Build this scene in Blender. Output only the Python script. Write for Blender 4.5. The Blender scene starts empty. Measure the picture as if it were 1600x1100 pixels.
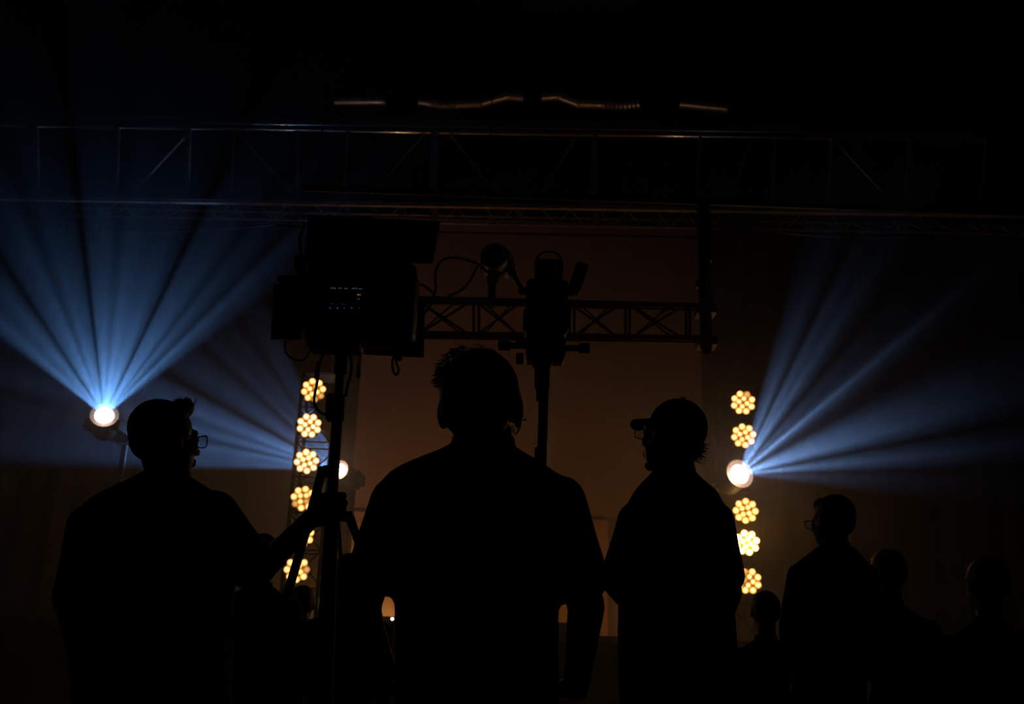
import bpy, bmesh, math, random
from mathutils import Vector, Matrix, noise
random.seed(7)
PI = math.pi
C = bpy.context.scene.collection
S = bpy.context.scene

# ------------------------------------------------------------------ camera
PITCH, ROLL = math.radians(17.3), math.radians(2.0)
CAM = Vector((0, 0, 1.12))
F = Vector((0, math.cos(PITCH), math.sin(PITCH)))
R0 = Vector((1, 0, 0)); U0 = Vector((0, -math.sin(PITCH), math.cos(PITCH)))
R = R0*math.cos(ROLL) + U0*math.sin(ROLL)
U = U0*math.cos(ROLL) - R0*math.sin(ROLL)
FPX = 35/36*1600
cd = bpy.data.cameras.new('camera'); cam = bpy.data.objects.new('camera', cd); C.objects.link(cam)
cd.lens = 35; cd.sensor_width = 36; cd.clip_start = 0.05; cd.clip_end = 100
m3 = Matrix((R, U, -F)).transposed()
cam.matrix_world = Matrix.Translation(CAM) @ m3.to_4x4()
cd.dof.use_dof = True; cd.dof.focus_distance = 2.7; cd.dof.aperture_fstop = 6.3
S.camera = cam

def P(px, py, Y):
    d = F + R*((px-800)/FPX) + U*((550-py)/FPX)
    return CAM + d*(Y/d.y)
def PZ(px, py, Z):
    d = F + R*((px-800)/FPX) + U*((550-py)/FPX)
    return CAM + d*((Z-CAM.z)/d.z)

# ------------------------------------------------------------------ world and exposure
w = bpy.data.worlds.new('world'); S.world = w; w.use_nodes = True
w.node_tree.nodes['Background'].inputs[0].default_value = (0.02, 0.03, 0.05, 1)
w.node_tree.nodes['Background'].inputs[1].default_value = 0.0
S.view_settings.view_transform = 'Standard'; S.view_settings.look = 'None'
S.view_settings.gamma = 1; S.view_settings.use_curve_mapping = False
S.view_settings.exposure = 0.0
S.cycles.max_bounces = 4; S.cycles.volume_bounces = 0
S.cycles.sample_clamp_indirect = 2.0
S.cycles.use_denoising = True

# ------------------------------------------------------------------ light settings
HAZE = 0.07; HZ0, HZH, HXC, HXW = 3.15, .50, 1.5, 1.45
BEAM_W = dict(left=4400, mid=2900, right=4600)
BEAM_COL = dict(left=(.15, .42, 1.0), mid=(.17, .42, 1.0), right=(.24, .48, 1.0))
GLOW_W = dict(left=2.2, mid=8, right=9)
PAR_W = 1.0
ADDED_WASH_W = 8.5
S.cycles.volume_step_rate = 0.35

def light(name, kind, loc, energy, color, **k):
    l = bpy.data.lights.new(name, kind); o = bpy.data.objects.new(name, l); C.objects.link(o)
    o.location = loc; l.energy = energy; l.color = color
    for a, b in k.items(): setattr(l, a, b)
    return o
def aim(o, d):
    o.rotation_mode = 'QUATERNION'; o.rotation_quaternion = Vector(d).to_track_quat('-Z', 'Y')

def gobo_beam(name, apex, axis_deg, stops, key, push):
    """spot lamp with a slotted gobo: bands of light fan out around the lamp axis"""
    a = math.radians(axis_deg)
    v = (CAM-apex).normalized()
    ax = R*math.sin(a) + U*math.cos(a); ax = (ax - v*ax.dot(v)).normalized()
    ux = R*math.cos(a) - U*math.sin(a); ux = (ux - v*ux.dot(v)); ux = (ux - ax*ux.dot(ax)).normalized()
    Z = -ax; Yv = Z.cross(ux)
    o = light(name, 'SPOT', apex + v*push, BEAM_W[key], (1, 1, 1), spot_size=math.radians(118), spot_blend=0.15, shadow_soft_size=0.012)
    o.rotation_mode = 'QUATERNION'
    o.rotation_quaternion = Matrix((ux, Yv, Z)).transposed().to_quaternion()
    l = o.data; l.use_nodes = True; nt = l.node_tree; N = nt.nodes; L = nt.links
    em = [n for n in N if n.type == 'EMISSION'][0]
    tc = N.new('ShaderNodeTexCoord'); sp = N.new('ShaderNodeSeparateXYZ'); L.new(tc.outputs['Normal'], sp.inputs[0])
    def M(op, a_, b_=None):
        n = N.new('ShaderNodeMath'); n.operation = op
        for i, x in enumerate((a_, b_)):
            if x is None: continue
            if isinstance(x, (int, float)): n.inputs[i].default_value = x
            else: L.new(x, n.inputs[i])
        return n.outputs[0]
    nz = M('MULTIPLY', sp.outputs['Z'], -1.0)
    ang = M('ARCTAN2', sp.outputs['X'], nz)
    fac = M('ADD', M('DIVIDE', ang, math.radians(120)), 0.5)
    rp = N.new('ShaderNodeValToRGB'); L.new(fac, rp.inputs[0])
    rp.color_ramp.interpolation = 'B_SPLINE' if False else 'EASE'
    els = rp.color_ramp.elements
    while len(els) > 1: els.remove(els[-1])
    for i, (dg, val) in enumerate(stops):
        pos = (dg-axis_deg)/120 + 0.5
        if i == 0: e = els[0]; e.position = pos
        else: e = els.new(pos)
        e.color = (val, val, val, 1)
    vv = M('DIVIDE', sp.outputs['Y'], nz)
    vc = M('SUBTRACT', vv, .33)
    mask = M('EXPONENT', M('MULTIPLY', M('MULTIPLY', vc, vc), -14.0))
    st = M('MULTIPLY', rp.outputs[0], mask)
    em.inputs['Color'].default_value = (*BEAM_COL[key], 1)
    L.new(st, em.inputs['Strength'])
    return o

APEX_L = P(163, 650, 9.2)
APEX_M = P(531, 735, 11.3)
APEX_R = P(1155, 741, 9.6)
ST_L = [(-51,0),(-47,.5),(-45,.75),(-43,.5),(-40,.45),(-36,.65),(-33,.35),(-31,.08),(-28,.5),(-22,.8),(-19,.4),(-15,.75),(-11,.6),(-8.5,.45),(-6.5,.03),(-4.2,.7),(0,.9),(4,.6),(8,1),(12,.8),(18,.85),(22,.5),(24,.06),(26.5,.8),(32,.9),(35.5,.4),(38,.8),(41,.5),(42.8,.25),(45.2,.95),(49,.4),(53,0)]
ST_M = [(-90,0),(-86,.45),(-83,.4),(-80,.65),(-77,.3),(-74,.8),(-71,.5),(-68,.95),(-64,.6),(-61,.08),(-58,.35),(-56,.5),(-52,.4),(-48,.15),(-45,.45),(-42,.3),(-38,.4),(-34,.2),(-31,.5),(-27,.5),(-23,0)]
ST_R = [(15,0),(19,.35),(22,.55),(24.3,.3),(26,.1),(28.5,.65),(31,.5),(34,.7),(36,.3),(39.5,.05),(43,.2),(46,.18),(48.6,.3),(50.5,1),(52.4,.35),(56,.08),(60,.05),(63,.2),(67,.5),(71,.65),(74,.75),(76,.4),(79,.06),(81.5,.3),(84,.6),(86,.35),(88.5,.06),(92,.11),(95,.07),(99,0)]
gobo_beam('beam_lamp', APEX_L, 0, ST_L, 'left', 0.17)
gobo_beam('beam_lamp', APEX_M, -56, ST_M, 'mid', 0.17)
gobo_beam('beam_lamp', APEX_R, 57, ST_R, 'right', 0.17)

# ------------------------------------------------------------------ materials
MATS = {}
def mat(name, col, rough=0.6, metal=0.0, noise_amt=0.25, scale=30, emit=None, estr=0, bump=0.0, spec=0.5):
    if name in MATS: return MATS[name]
    m = bpy.data.materials.new(name); m.use_nodes = True; nt = m.node_tree; N = nt.nodes; L = nt.links
    b = N['Principled BSDF']
    b.inputs['Roughness'].default_value = rough; b.inputs['Metallic'].default_value = metal
    b.inputs['Specular IOR Level'].default_value = spec
    tc = N.new('ShaderNodeTexCoord'); nz = N.new('ShaderNodeTexNoise'); nz.inputs['Scale'].default_value = scale
    nz.inputs['Detail'].default_value = 3
    L.new(tc.outputs['Object'], nz.inputs['Vector'])
    rp = N.new('ShaderNodeValToRGB'); L.new(nz.outputs['Fac'], rp.inputs[0])
    rp.color_ramp.elements[0].position = 0.3; rp.color_ramp.elements[1].position = 0.7
    rp.color_ramp.elements[0].color = (*[c*(1-noise_amt) for c in col], 1)
    rp.color_ramp.elements[1].color = (*[min(1, c*(1+noise_amt)) for c in col], 1)
    L.new(rp.outputs[0], b.inputs['Base Color'])
    if bump:
        bp = N.new('ShaderNodeBump'); bp.inputs['Strength'].default_value = bump; bp.inputs['Distance'].default_value = 0.01
        L.new(nz.outputs['Fac'], bp.inputs['Height']); L.new(bp.outputs[0], b.inputs['Normal'])
    if emit:
        b.inputs['Emission Color'].default_value = (*emit, 1); b.inputs['Emission Strength'].default_value = estr
        m.cycles.emission_sampling = 'NONE'
    MATS[name] = m; return m
BLK = mat('black_powder_coat', (0.012, 0.012, 0.013), 0.6, noise_amt=.3, scale=80, spec=.25)
RUB = mat('black_rubber', (0.01, 0.01, 0.01), 0.8, spec=.2)
STEEL = mat('painted_steel', (0.60, 0.52, 0.42), 0.14, 0.9, noise_amt=.25, scale=6)
STEEL2 = mat('dull_steel', (0.42, 0.34, 0.27), 0.4, 0.6, noise_amt=.3, scale=10)
CHROME = mat('polished_metal', (0.8, 0.8, 0.8), 0.10, 1.0, noise_amt=.1, scale=40)
FOIL = mat('duct_foil', (0.72, 0.62, 0.50), 0.35, 0.8, noise_amt=.2, scale=20, bump=.3)
SKIN = mat('skin', (0.33, 0.19, 0.14), 0.5, noise_amt=.12, scale=60)
EYE = mat('eye_white', (0.6, 0.58, 0.55), 0.25, noise_amt=.02)
HAIR1 = mat('dark_hair', (0.03, 0.022, 0.018), 0.55, noise_amt=.4, scale=150, bump=.4)
HAIR2 = mat('grey_hair', (0.16, 0.14, 0.12), 0.55, noise_amt=.4, scale=150, bump=.4)
CL1 = mat('black_cotton', (0.012, 0.012, 0.014), 0.9, noise_amt=.3, scale=200, bump=.2, spec=.15)
CL2 = mat('charcoal_cotton', (0.02, 0.019, 0.02), 0.9, noise_amt=.3, scale=200, bump=.2, spec=.15)
DENIM = mat('dark_denim', (0.012, 0.015, 0.025), 0.9, noise_amt=.4, scale=250, bump=.2, spec=.15)
CAPM = mat('cap_cloth', (0.015, 0.015, 0.02), 0.85, noise_amt=.3, scale=200, bump=.2, spec=.15)
SCREENM = mat('backdrop_cloth', (0.42, 0.27, 0.19), 0.95, noise_amt=.06, scale=.7, spec=.05)
PANELM = mat('set_panel', (0.60, 0.36, 0.26), 0.9, noise_amt=.05, scale=2, spec=.05)
DRAPE = mat('stage_velour', (0.025, 0.018, 0.015), 0.98, noise_amt=.2, scale=3, spec=.02)
WALLM = mat('wall_paint', (0.03, 0.03, 0.033), 0.9, noise_amt=.2, scale=2, spec=.1)
CEILM = mat('ceiling_paint', (0.004, 0.004, 0.005), 0.95, noise_amt=.2, scale=2, spec=.02)
FLOORM = mat('floor_concrete', (0.03, 0.028, 0.026), 0.7, noise_amt=.3, scale=4, bump=.1)
DECKM = mat('deck_ply', (0.03, 0.026, 0.022), 0.6, noise_amt=.3, scale=5)
def led_mat(name, core, rim, k):
    m = bpy.data.materials.new(name); m.use_nodes = True; N = m.node_tree.nodes; L = m.node_tree.links
    b = N['Principled BSDF']; b.inputs['Roughness'].default_value = .3; b.inputs['Base Color'].default_value = (.8, .6, .3, 1)
    tc = N.new('ShaderNodeTexCoord'); sp = N.new('ShaderNodeSeparateXYZ'); L.new(tc.outputs['Object'], sp.inputs[0])
    cb = N.new('ShaderNodeCombineXYZ'); L.new(sp.outputs[0], cb.inputs[0]); L.new(sp.outputs[1], cb.inputs[1])
    ln = N.new('ShaderNodeVectorMath'); ln.operation = 'LENGTH'; L.new(cb.outputs[0], ln.inputs[0])
    rp = N.new('ShaderNodeValToRGB'); mm_ = N.new('ShaderNodeMath'); mm_.operation = 'MULTIPLY'; mm_.inputs[1].default_value = 1/.029
    L.new(ln.outputs['Value'], mm_.inputs[0]); L.new(mm_.outputs[0], rp.inputs[0])
    rp.color_ramp.elements[0].position = .35; rp.color_ramp.elements[1].position = 1.0
    rp.color_ramp.elements[0].color = (*core, 1); rp.color_ramp.elements[1].color = (*rim, 1)
    L.new(rp.outputs[0], b.inputs['Emission Color']); b.inputs['Emission Strength'].default_value = k
    m.cycles.emission_sampling = 'NONE'; return m
LEDM = led_mat('led_amber', (1, .72, .30), (.60, .22, .02), 2.6)
LEDW = led_mat('led_warm_white', (1, .80, .50), (.6, .28, .08), 2.6)
LEDB = led_mat('led_full', (1, .78, .45), (.9, .40, .08), 6.0)
LEDD = led_mat('led_dim', (.9, .5, .15), (.4, .12, .01), 1.2)
OLD = 0 and mat('led_amber', (0.9, 0.7, 0.4), 0.3, emit=(1.0, 0.60, 0.20), estr=2.6, noise_amt=.02)
HALO_BEZ = mat('halo_bezel_metal', (.14, .12, .11), .45, .2, noise_amt=.1)
PARF = mat('par_reflector_glow', (0.25, 0.14, 0.06), 0.4, 0.3, emit=(1.0, 0.36, 0.04), estr=0.32, noise_amt=.1)  # emission painted in for LED light bouncing off the reflector
LENSM = mat('beam_lens', (1, 1, 1), 0.2, emit=(1.0, 0.93, 0.86), estr=14, noise_amt=.01)
TINY = mat('pilot_lamp', (1, 1, 1), 0.2, emit=(1.0, 0.92, 0.7), estr=3, noise_amt=.01)
SCR = mat('screen_glass', (0.004, 0.005, 0.008), 0.15, emit=(0.02, 0.05, 0.12), estr=0.003, noise_amt=.02, spec=.3)
GW = mat('glyph_white', (0.1, 0.1, 0.1), 0.4, emit=(0.45, 0.55, 0.75), estr=0.09, noise_amt=.02)
GB = mat('glyph_blue', (0.05, 0.05, 0.1), 0.4, emit=(0.10, 0.22, 0.75), estr=0.08, noise_amt=.02)
GO = mat('glyph_orange', (0.1, 0.05, 0.03), 0.4, emit=(1.0, 0.38, 0.16), estr=0.22, noise_amt=.02)
GG = mat('glyph_green', (0.03, 0.06, 0.05), 0.4, emit=(0.15, 0.4, 0.3), estr=0.08, noise_amt=.02)
def glass_mat():
    m = bpy.data.materials.new('spectacle_glass'); m.use_nodes = True; b = m.node_tree.nodes['Principled BSDF']
    b.inputs['Roughness'].default_value = 0.02; b.inputs['Transmission Weight'].default_value = 1; b.inputs['IOR'].default_value = 1.05
    b.inputs['Base Color'].default_value = (.8, .82, .85, 1)
    return m
GLASS = glass_mat()

# ------------------------------------------------------------------ mesh building
ORG = {}
class MB:
    def __init__(s): s.v = []; s.f = []
    def add(s, vs, fs):
        n = len(s.v); s.v += [Vector(v) for v in vs]; s.f += [[i+n for i in f] for f in fs]; return s
    def hexa(s, c):     # 8 corners: bottom 4 ccw, top 4
        return s.add(c, [(0,3,2,1),(4,5,6,7),(0,1,5,4),(1,2,6,5),(2,3,7,6),(3,0,4,7)])
    def box(s, c, sz, rot=None):
        c = Vector(c); x, y, z = [a/2 for a in sz]
        pts = [(-x,-y,-z),(x,-y,-z),(x,y,-z),(-x,y,-z),(-x,-y,z),(x,-y,z),(x,y,z),(-x,y,z)]
        return s.hexa([c + (rot @ Vector(p) if rot else Vector(p)) for p in pts])
    def bbox(s, c, sz, bev=0.01, rot=None):   # box with bevelled vertical-plane edges (rounded outline in local XZ)
        c = Vector(c); x, y, z = [a/2 for a in sz]; b = min(bev, x*.9, z*.9)
        o = []
        for (sx, sz_, a0) in ((1,1,0),(-1,1,90),(-1,-1,180),(1,-1,270)):
            for k in range(4):
                a = math.radians(a0 + k*30); o.append((sx*(x-b)+b*math.cos(a), sz_*(z-b)+b*math.sin(a)))
        n = len(o); e = min(.004, y*.4, b)
        rings = []
        for yy, k in ((-y, 1-e/max(x, z)), (-y+e, 1), (y-e, 1), (y, 1-e/max(x, z))):
            rings.append([c + (rot @ Vector((p[0]*k, yy, p[1]*k)) if rot else Vector((p[0]*k, yy, p[1]*k))) for p in o])
        return s.loft(rings)
    def loft(s, rings, cap=True):
        n = len(rings[0]); base = len(s.v)
        for r in rings: s.v += [Vector(p) for p in r]
        for i in range(len(rings)-1):
            for j in range(n):
                a = base+i*n+j; b = base+i*n+(j+1) % n
                s.f.append([a, b, b+n, a+n])
        if cap:
            s.f.append([base+j for j in range(n)][::-1]); s.f.append([base+(len(rings)-1)*n+j for j in range(n)])
        return s
    def tube(s, pts, r, n=8, r2=None):
        pts = [Vector(p) for p in pts]; rings = []
        m = len(pts); t0 = (pts[1]-pts[0]).normalized()
        up = Vector((0,0,1)) if abs(t0.z) < .9 else Vector((0,1,0))
        a = t0.cross(up).normalized()
        for i, p in enumerate(pts):
            t = (pts[min(i+1, m-1)]-pts[max(i-1, 0)]).normalized()
            a = (a - t*a.dot(t)).normalized(); b = t.cross(a)
            rr = r[i] if isinstance(r, (list, tuple)) else (r if r2 is None else r+(r2-r)*i/(m-1))
            rings.append([p + a*(rr*math.cos(2*PI*k/n)) + b*(rr*math.sin(2*PI*k/n)) for k in range(n)])
        return s.loft(rings)
    def caps(s, p0, p1, r0, r1, n=12, flat=1.0):   # capsule with round ends
        p0, p1 = Vector(p0), Vector(p1); d = (p1-p0); L_ = d.length or 1e-4; t = d/L_ if d.length else Vector((0,0,1))
        pts = [p0 - t*r0*.98, p0 - t*r0*.7, p0 - t*r0*.35, p0, p0.lerp(p1, .5), p1, p1+t*r1*.35, p1+t*r1*.7, p1+t*r1*.98]
        rr = [r0*.15, r0*.71, r0*.94, r0, (r0+r1)/2, r1, r1*.94, r1*.71, r1*.15]
        return s.tube(pts, rr, n)
    def chain(s, pts, rs, n=12):
        for i in range(len(pts)-1): s.caps(pts[i], pts[i+1], rs[i], rs[i+1], n)
        return s
    def ell(s, c, rad, rot=None, nu=16, nv=10):
        c = Vector(c); rings = []
        for i in range(1, nv):
            th = PI*i/nv; ring = []
            for j in range(nu):
                ph = 2*PI*j/nu
                p = Vector((rad[0]*math.sin(th)*math.cos(ph), rad[1]*math.sin(th)*math.sin(ph), -rad[2]*math.cos(th)))
                ring.append(c + (rot @ p if rot else p))
            rings.append(ring)
        return s.loft(rings)
    def lathe(s, c, ax, prof, n=20):   # profile: (dist along axis, radius)
        c = Vector(c); ax = Vector(ax).normalized()
        up = Vector((0,0,1)) if abs(ax.z) < .9 else Vector((0,1,0))
        a = ax.cross(up).normalized(); b = ax.cross(a)
        return s.loft([[c + ax*h + a*(r*math.cos(2*PI*k/n)) + b*(r*math.sin(2*PI*k/n)) for k in range(n)] for h, r in prof])
    def xf(s, M):
        s.v = [M @ v for v in s.v]; return s
    def build(s, name, m, parent=None, smooth=True, remesh=None, smooth_it=2):
        org = ORG[parent.name] if parent else Vector((0,0,0))
        me = bpy.data.meshes.new(name); me.from_pydata([v-org for v in s.v], [], s.f); me.update()
        bm = bmesh.new(); bm.from_mesh(me); bmesh.ops.recalc_face_normals(bm, faces=bm.faces); bm.to_mesh(me); bm.free()
        o = bpy.data.objects.new(name, me)
        if remesh:
            C.objects.link(o)
            md = o.modifiers.new('r', 'REMESH'); md.mode = 'VOXEL'; md.voxel_size = remesh
            if smooth_it:
                sm = o.modifiers.new('s', 'SMOOTH'); sm.factor = .5; sm.iterations = smooth_it
            dg = bpy.context.evaluated_depsgraph_get()
            me2 = bpy.data.meshes.new_from_object(o.evaluated_get(dg)); o.modifiers.clear(); o.data = me2; me = me2
            C.objects.unlink(o)
        me.materials.clear(); me.materials.append(m)
        if smooth:
            me.polygons.foreach_set('use_smooth', [True]*len(me.polygons))
            if not remesh:
                try: me.set_sharp_from_angle(angle=math.radians(40))
                except Exception: pass
        C.objects.link(o)
        if parent: o.parent = parent
        ORG[o.name] = org
        return o
def tag(o, label=None, cat=None, group=None, kind=None):
    if label: o['label'] = label
    if cat: o['category'] = cat
    if group: o['group'] = group
    if kind: o['kind'] = kind
    return o
def thing(name, label, cat, loc, group=None):
    o = bpy.data.objects.new(name, None); C.objects.link(o); o.location = loc; o.empty_display_size = .1
    ORG[o.name] = Vector(loc); return tag(o, label, cat, group)
def struct(name, mb, m, label=None):
    o = mb.build(name, m, smooth=False); tag(o, label, None, None, 'structure'); return o

def spline(pts, n=8):
    out = []; m = len(pts)
    for i in range(m-1):
        p0, p1, p2, p3 = pts[max(i-1,0)], pts[i], pts[i+1], pts[min(i+2,m-1)]
        for k in range(n):
            s_ = k/n
            out.append(.5*((2*p1)+(p2-p0)*s_+(2*p0-5*p1+4*p2-p3)*s_*s_+(3*p1-p0-3*p2+p3)*s_**3))
    return out+[pts[-1]]

# ------------------------------------------------------------------ the hall
X0, X1, Y0, Y1, ZC = -11, 11, -3.5, 15.2, 8.6
struct('floor', MB().box((0, (Y0+Y1)/2, -.1), (X1-X0+.6, Y1-Y0+.6, .2)), FLOORM, 'dark concrete hall floor')
struct('ceiling', MB().box((0, (Y0+Y1)/2, ZC+.1), (X1-X0+.6, Y1-Y0+.6, .2)), CEILM, 'black hall ceiling high above the roof truss')
struct('wall_back', MB().box((0, Y1+.1, ZC/2), (X1-X0, .2, ZC)), WALLM, 'dark wall behind the stage')
struct('wall_front', MB().box((0, Y0-.1, ZC/2), (X1-X0, .2, ZC)), WALLM, 'dark wall behind the onlookers')
struct('wall_left', MB().box((X0-.1, (Y0+Y1)/2, ZC/2), (.2, Y1-Y0, ZC)), WALLM, 'dark side wall of the hall, left')
struct('wall_right', MB().box((X1+.1, (Y0+Y1)/2, ZC/2), (.2, Y1-Y0, ZC)), WALLM, 'dark side wall of the hall, right')

SZ = 1.36   # stage height
st = thing('stage', 'black stage deck with a pale front edge behind the crowd', 'stage', (0, 8.8, 0))
MB().box((0, 11.6, SZ-.06), (15, 5.6, .12)).build('deck', DECKM, st, smooth=False)
MB().box((0, 8.83, (SZ-.12)/2), (15, .04, SZ-.12)).build('front_panel', DRAPE, st, smooth=False)
MB().box((0, 8.79, SZ-.03), (15, .02, .05)).build('edge_strip', STEEL2, st, smooth=False)
for sx in (-7.4, -3.7, 3.7, 7.4):
    MB().box((sx, 9.2, (SZ-.12)/2), (.1, .1, SZ-.12)).build('leg', BLK, st, smooth=False)

# backdrop cloth and set panel
YB = 13.6
a = P(546, 800, YB); b = P(1101, 800, YB); top = P(820, 346, YB).z
sc_ = thing('backdrop', 'tall plain brown backdrop cloth hung at the back of the stage', 'backdrop', ((a.x+b.x)/2, YB, SZ))
def pleat(x0, x1, z0, z1, y, amp, per, seed=0, th=.02):
    mb = MB(); n = max(8, int((x1-x0)/per*8)); rows = []
    fr = []; bk = []
    for i in range(n+1):
        x = x0+(x1-x0)*i/n; yy = y + amp*math.sin(2*PI*(x-x0)/per + 1.7*math.sin(x*1.3+seed))
        fr.append((x, yy)); bk.append((x, yy+th))
    ring = fr + bk[::-1]
    return mb.loft([[Vector((p[0], p[1], z)) for p in ring] for z in (z0, (z0+z1)/2, z1)])
pleat(a.x, b.x, SZ, top, YB, .004, 1.2).build('cloth', SCREENM, sc_)
MB().tube([(a.x-.1, YB, top+.03), (b.x+.1, YB, top+.03)], .03).build('batten_pipe', BLK, sc_)
MB().tube([(a.x, YB+.06, SZ+.03), (b.x, YB+.06, SZ+.03)], .02).build('bottom_pipe', BLK, sc_)
for k in range(5):
    x = a.x + (b.x-a.x)*(k+.5)/5
    MB().tube([(x, YB, top+.05), (x, YB, ZC)], .008, 6).build('hanging_wire', BLK, sc_)
pa, pb = P(553, 799, 13.52), P(950, 813, 13.52)
sp_ = thing('set_panel', 'lighter low brown panel standing in front of the backdrop', 'set panel', ((pa.x+pb.x)/2, 13.52, SZ))
zt = (pa.z+pb.z)/2
MB().box(((pa.x+pb.x)/2, 13.52, (zt+SZ)/2), (pb.x-pa.x, .04, zt-SZ)).build('panel', PANELM, sp_, smooth=False)
for x in (pa.x+.3, (pa.x+pb.x)/2, pb.x-.3):
    MB().box((x, 13.43, SZ+.04), (.06, .14, .08)).build('foot', BLK, sp_, smooth=False)
for nm, x0, x1, lab, yy in (('stage_drape', X0+.3, a.x-.02, 'dark pleated drape left of the backdrop', 14.0),
                        ('stage_drape', b.x+.02, X1-.3, 'dark pleated drape right of the backdrop', 14.0)):
    o = pleat(x0, x1, SZ+.01, 7.4, yy, .07, .45, x0).build(nm, DRAPE); tag(o, lab, 'curtain')
    o = MB().tube([(x0, yy, 7.42), (x1, yy, 7.42)], .03).build('rail', BLK, None)
    tag(o, lab.replace('dark pleated drape', 'black curtain rail over the drape'), 'rail')

# floor wash battens added out of sight to brighten the backdrop
for i, (x, e, lab) in enumerate(((-1.5, 2.8, 'left'), (0.3, 0, 'middle'), (2.0, .6, 'right'))):
    t = thing('added_wash_batten', {'left': 'unseen low black wash batten added at the left side of the stage floor',
              'middle': 'unseen low black wash batten added at the centre side of the stage floor',
              'right': 'unseen low black wash batten added at the right side of the stage floor'}[lab], 'stage light', (x, 11.1, SZ), 'added wash battens on the stage floor')
    rot = Matrix.Rotation(math.radians(35), 3, 'X')
    MB().bbox((x, 11.1, SZ+.11), (.9, .1, .12), .02, rot).build('housing', BLK, t)
    MB().box((x-.42, 11.1, SZ+.05), (.03, .12, .1)).build('bracket', BLK, t, smooth=False)
    MB().box((x+.42, 11.1, SZ+.05), (.03, .12, .1)).build('bracket', BLK, t, smooth=False)
    if not e: continue
    l = light('added_wash_lamp', 'AREA', (x, 11.2, SZ+.2), ADDED_WASH_W*e, (1.0, .42, .10), shape='RECTANGLE', size=.85, size_y=.06)
    aim(l, Vector((0, 1, -.15)))

# ------------------------------------------------------------------ truss helper
def box_truss(parent, p0, p1, wd, hd, nbay, rch=.018, rbr=.008, m=BLK, up=Vector((0,0,1)), zig=True, posts=True):
    p0, p1 = Vector(p0), Vector(p1); t = (p1-p0).normalized(); sd = t.cross(up).normalized(); u = sd.cross(t)
    cs = [sd*(a*wd/2)+u*(b*hd/2) for a, b in ((-1,-1),(1,-1),(1,1),(-1,1))]
    for c in cs: MB().tube([p0+c, p1+c], rch, 10).build('chord', m, parent)
    for k in range(nbay):
        q0, q1 = p0.lerp(p1, k/nbay), p0.lerp(p1, (k+1)/nbay)
        for i, (e, f) in enumerate(((0,1),(1,2),(2,3),(3,0))):
            a_, b_ = (cs[e], cs[f]) if ((k+i) % 2 == 0) else (cs[f], cs[e])
            MB().tube([q0+a_, q1+b_], rbr, 6).build('diagonal', m, parent)
            if posts: MB().tube([q0+cs[e], q0+cs[f]], rbr, 6).build('rung', m, parent)
    for i, (e, f) in enumerate(((0,1),(1,2),(2,3),(3,0))):
        MB().tube([p1+cs[e], p1+cs[f]], rbr, 6).build('rung', m, parent)

# ------------------------------------------------------------------ lamp towers with LED pars
def tower(xb, yb, ztop, lab, wd=.36):
    t = thing('truss_tower', lab, 'truss tower', (xb, yb, SZ))
    MB().box((xb, yb, SZ+.015), (.7, .7, .03)).build('base_plate', BLK, t, smooth=False)
    box_truss(t, (xb, yb, SZ+.03), (xb, yb, ztop), wd, wd, 7, .02, .009, BLK, Vector((0,1,0)))
    MB().box((xb, yb, ztop+.01), (wd+.06, wd+.06, .02)).build('top_plate', BLK, t, smooth=False)
    return t
led_me = None
def par(c, d, lab, ledm, rotz=0, dimset=(), on_tower_y=None, group=None, r=.122):
    """round twelve-LED par can at c facing d"""
    global led_me
    d = Vector(d).normalized()
    t = thing('led_par_light', lab, 'stage light', c, group)
    b = -d
    MB().lathe(c, b, [(0, r*.93), (0, r*1.04), (.02, r*1.06), (.03, r*1.0), (.10, r*.9), (.16, r*.55), (.165, r*.2)], 24).build('housing', BLK, t)
    MB().lathe(c, d, [(-.004, r*.92), (.002, r*.92)], 24).build('glowing_reflector', PARF, t)
    up = Vector((0,0,1)); sx = d.cross(up).normalized(); sy = sx.cross(d)
    for s in (-1, 1):
        MB().box(c+b*.06+sx*(s*(r+.012)), (.012, .03, .06), Matrix((sx, d, sy)).transposed()).build('yoke_arm', BLK, t, smooth=False)
    MB().box(c+b*.12, (2*r+.03, .012, .03), Matrix((sx, d, sy)).transposed()).build('yoke_bar', BLK, t, smooth=False)
    if on_tower_y is not None:
        MB().box((c.x, (c.y+.1+on_tower_y)/2, c.z), (.05, abs(on_tower_y-c.y-.1)+.02, .05)).build('clamp', BLK, t, smooth=False)
    if led_me is None:
        o = MB().ell((0,0,0), (.031, .031, .012), None, 12, 6).build('led', LEDM, None); led_me = o.data; bpy.data.objects.remove(o)
    k = 0
    for ring, n, ph in ((r*.78, 8, 22.5), (r*.34, 4, 10)):
        for i in range(n):
            an = math.radians(ph + rotz + 360*i/n)
            p = c + d*.008 + sx*(ring*math.cos(an)) + sy*(ring*math.sin(an))
            o = bpy.data.objects.new('led', led_me); C.objects.link(o); o.parent = t
            o.location = p - c; o.rotation_mode = 'QUATERNION'; o.rotation_quaternion = d.to_track_quat('Z', 'Y')
            s = 1.08 if n == 8 else .86
            o.scale = (s, s, 1)
            mm = LEDD if k in dimset else ledm
            o.material_slots[0].link = 'OBJECT'; o.material_slots[0].material = mm
            k += 1
    return t
YT = 10.0
def tocam(c): 
    v = (CAM + Vector((0, 0, .6)) - c); return v.normalized()
ltx = (P(488, 620, YT).x + P(463, 890, YT).x)/2
rtx = (P(1163, 630, YT).x + P(1170, 900, YT).x)/2
zl, zr = P(489, 572, YT).z, P(1160, 590, YT).z
tower(ltx, YT+.46, zl, 'black truss tower carrying the left column of lamps')
tower(rtx, YT+.46, zr, 'black truss tower carrying the right column of lamps')
ord_ = ['topmost', 'second from the top', 'third from the top', 'fourth from the top', 'fifth from the top', 'lowest']
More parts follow.
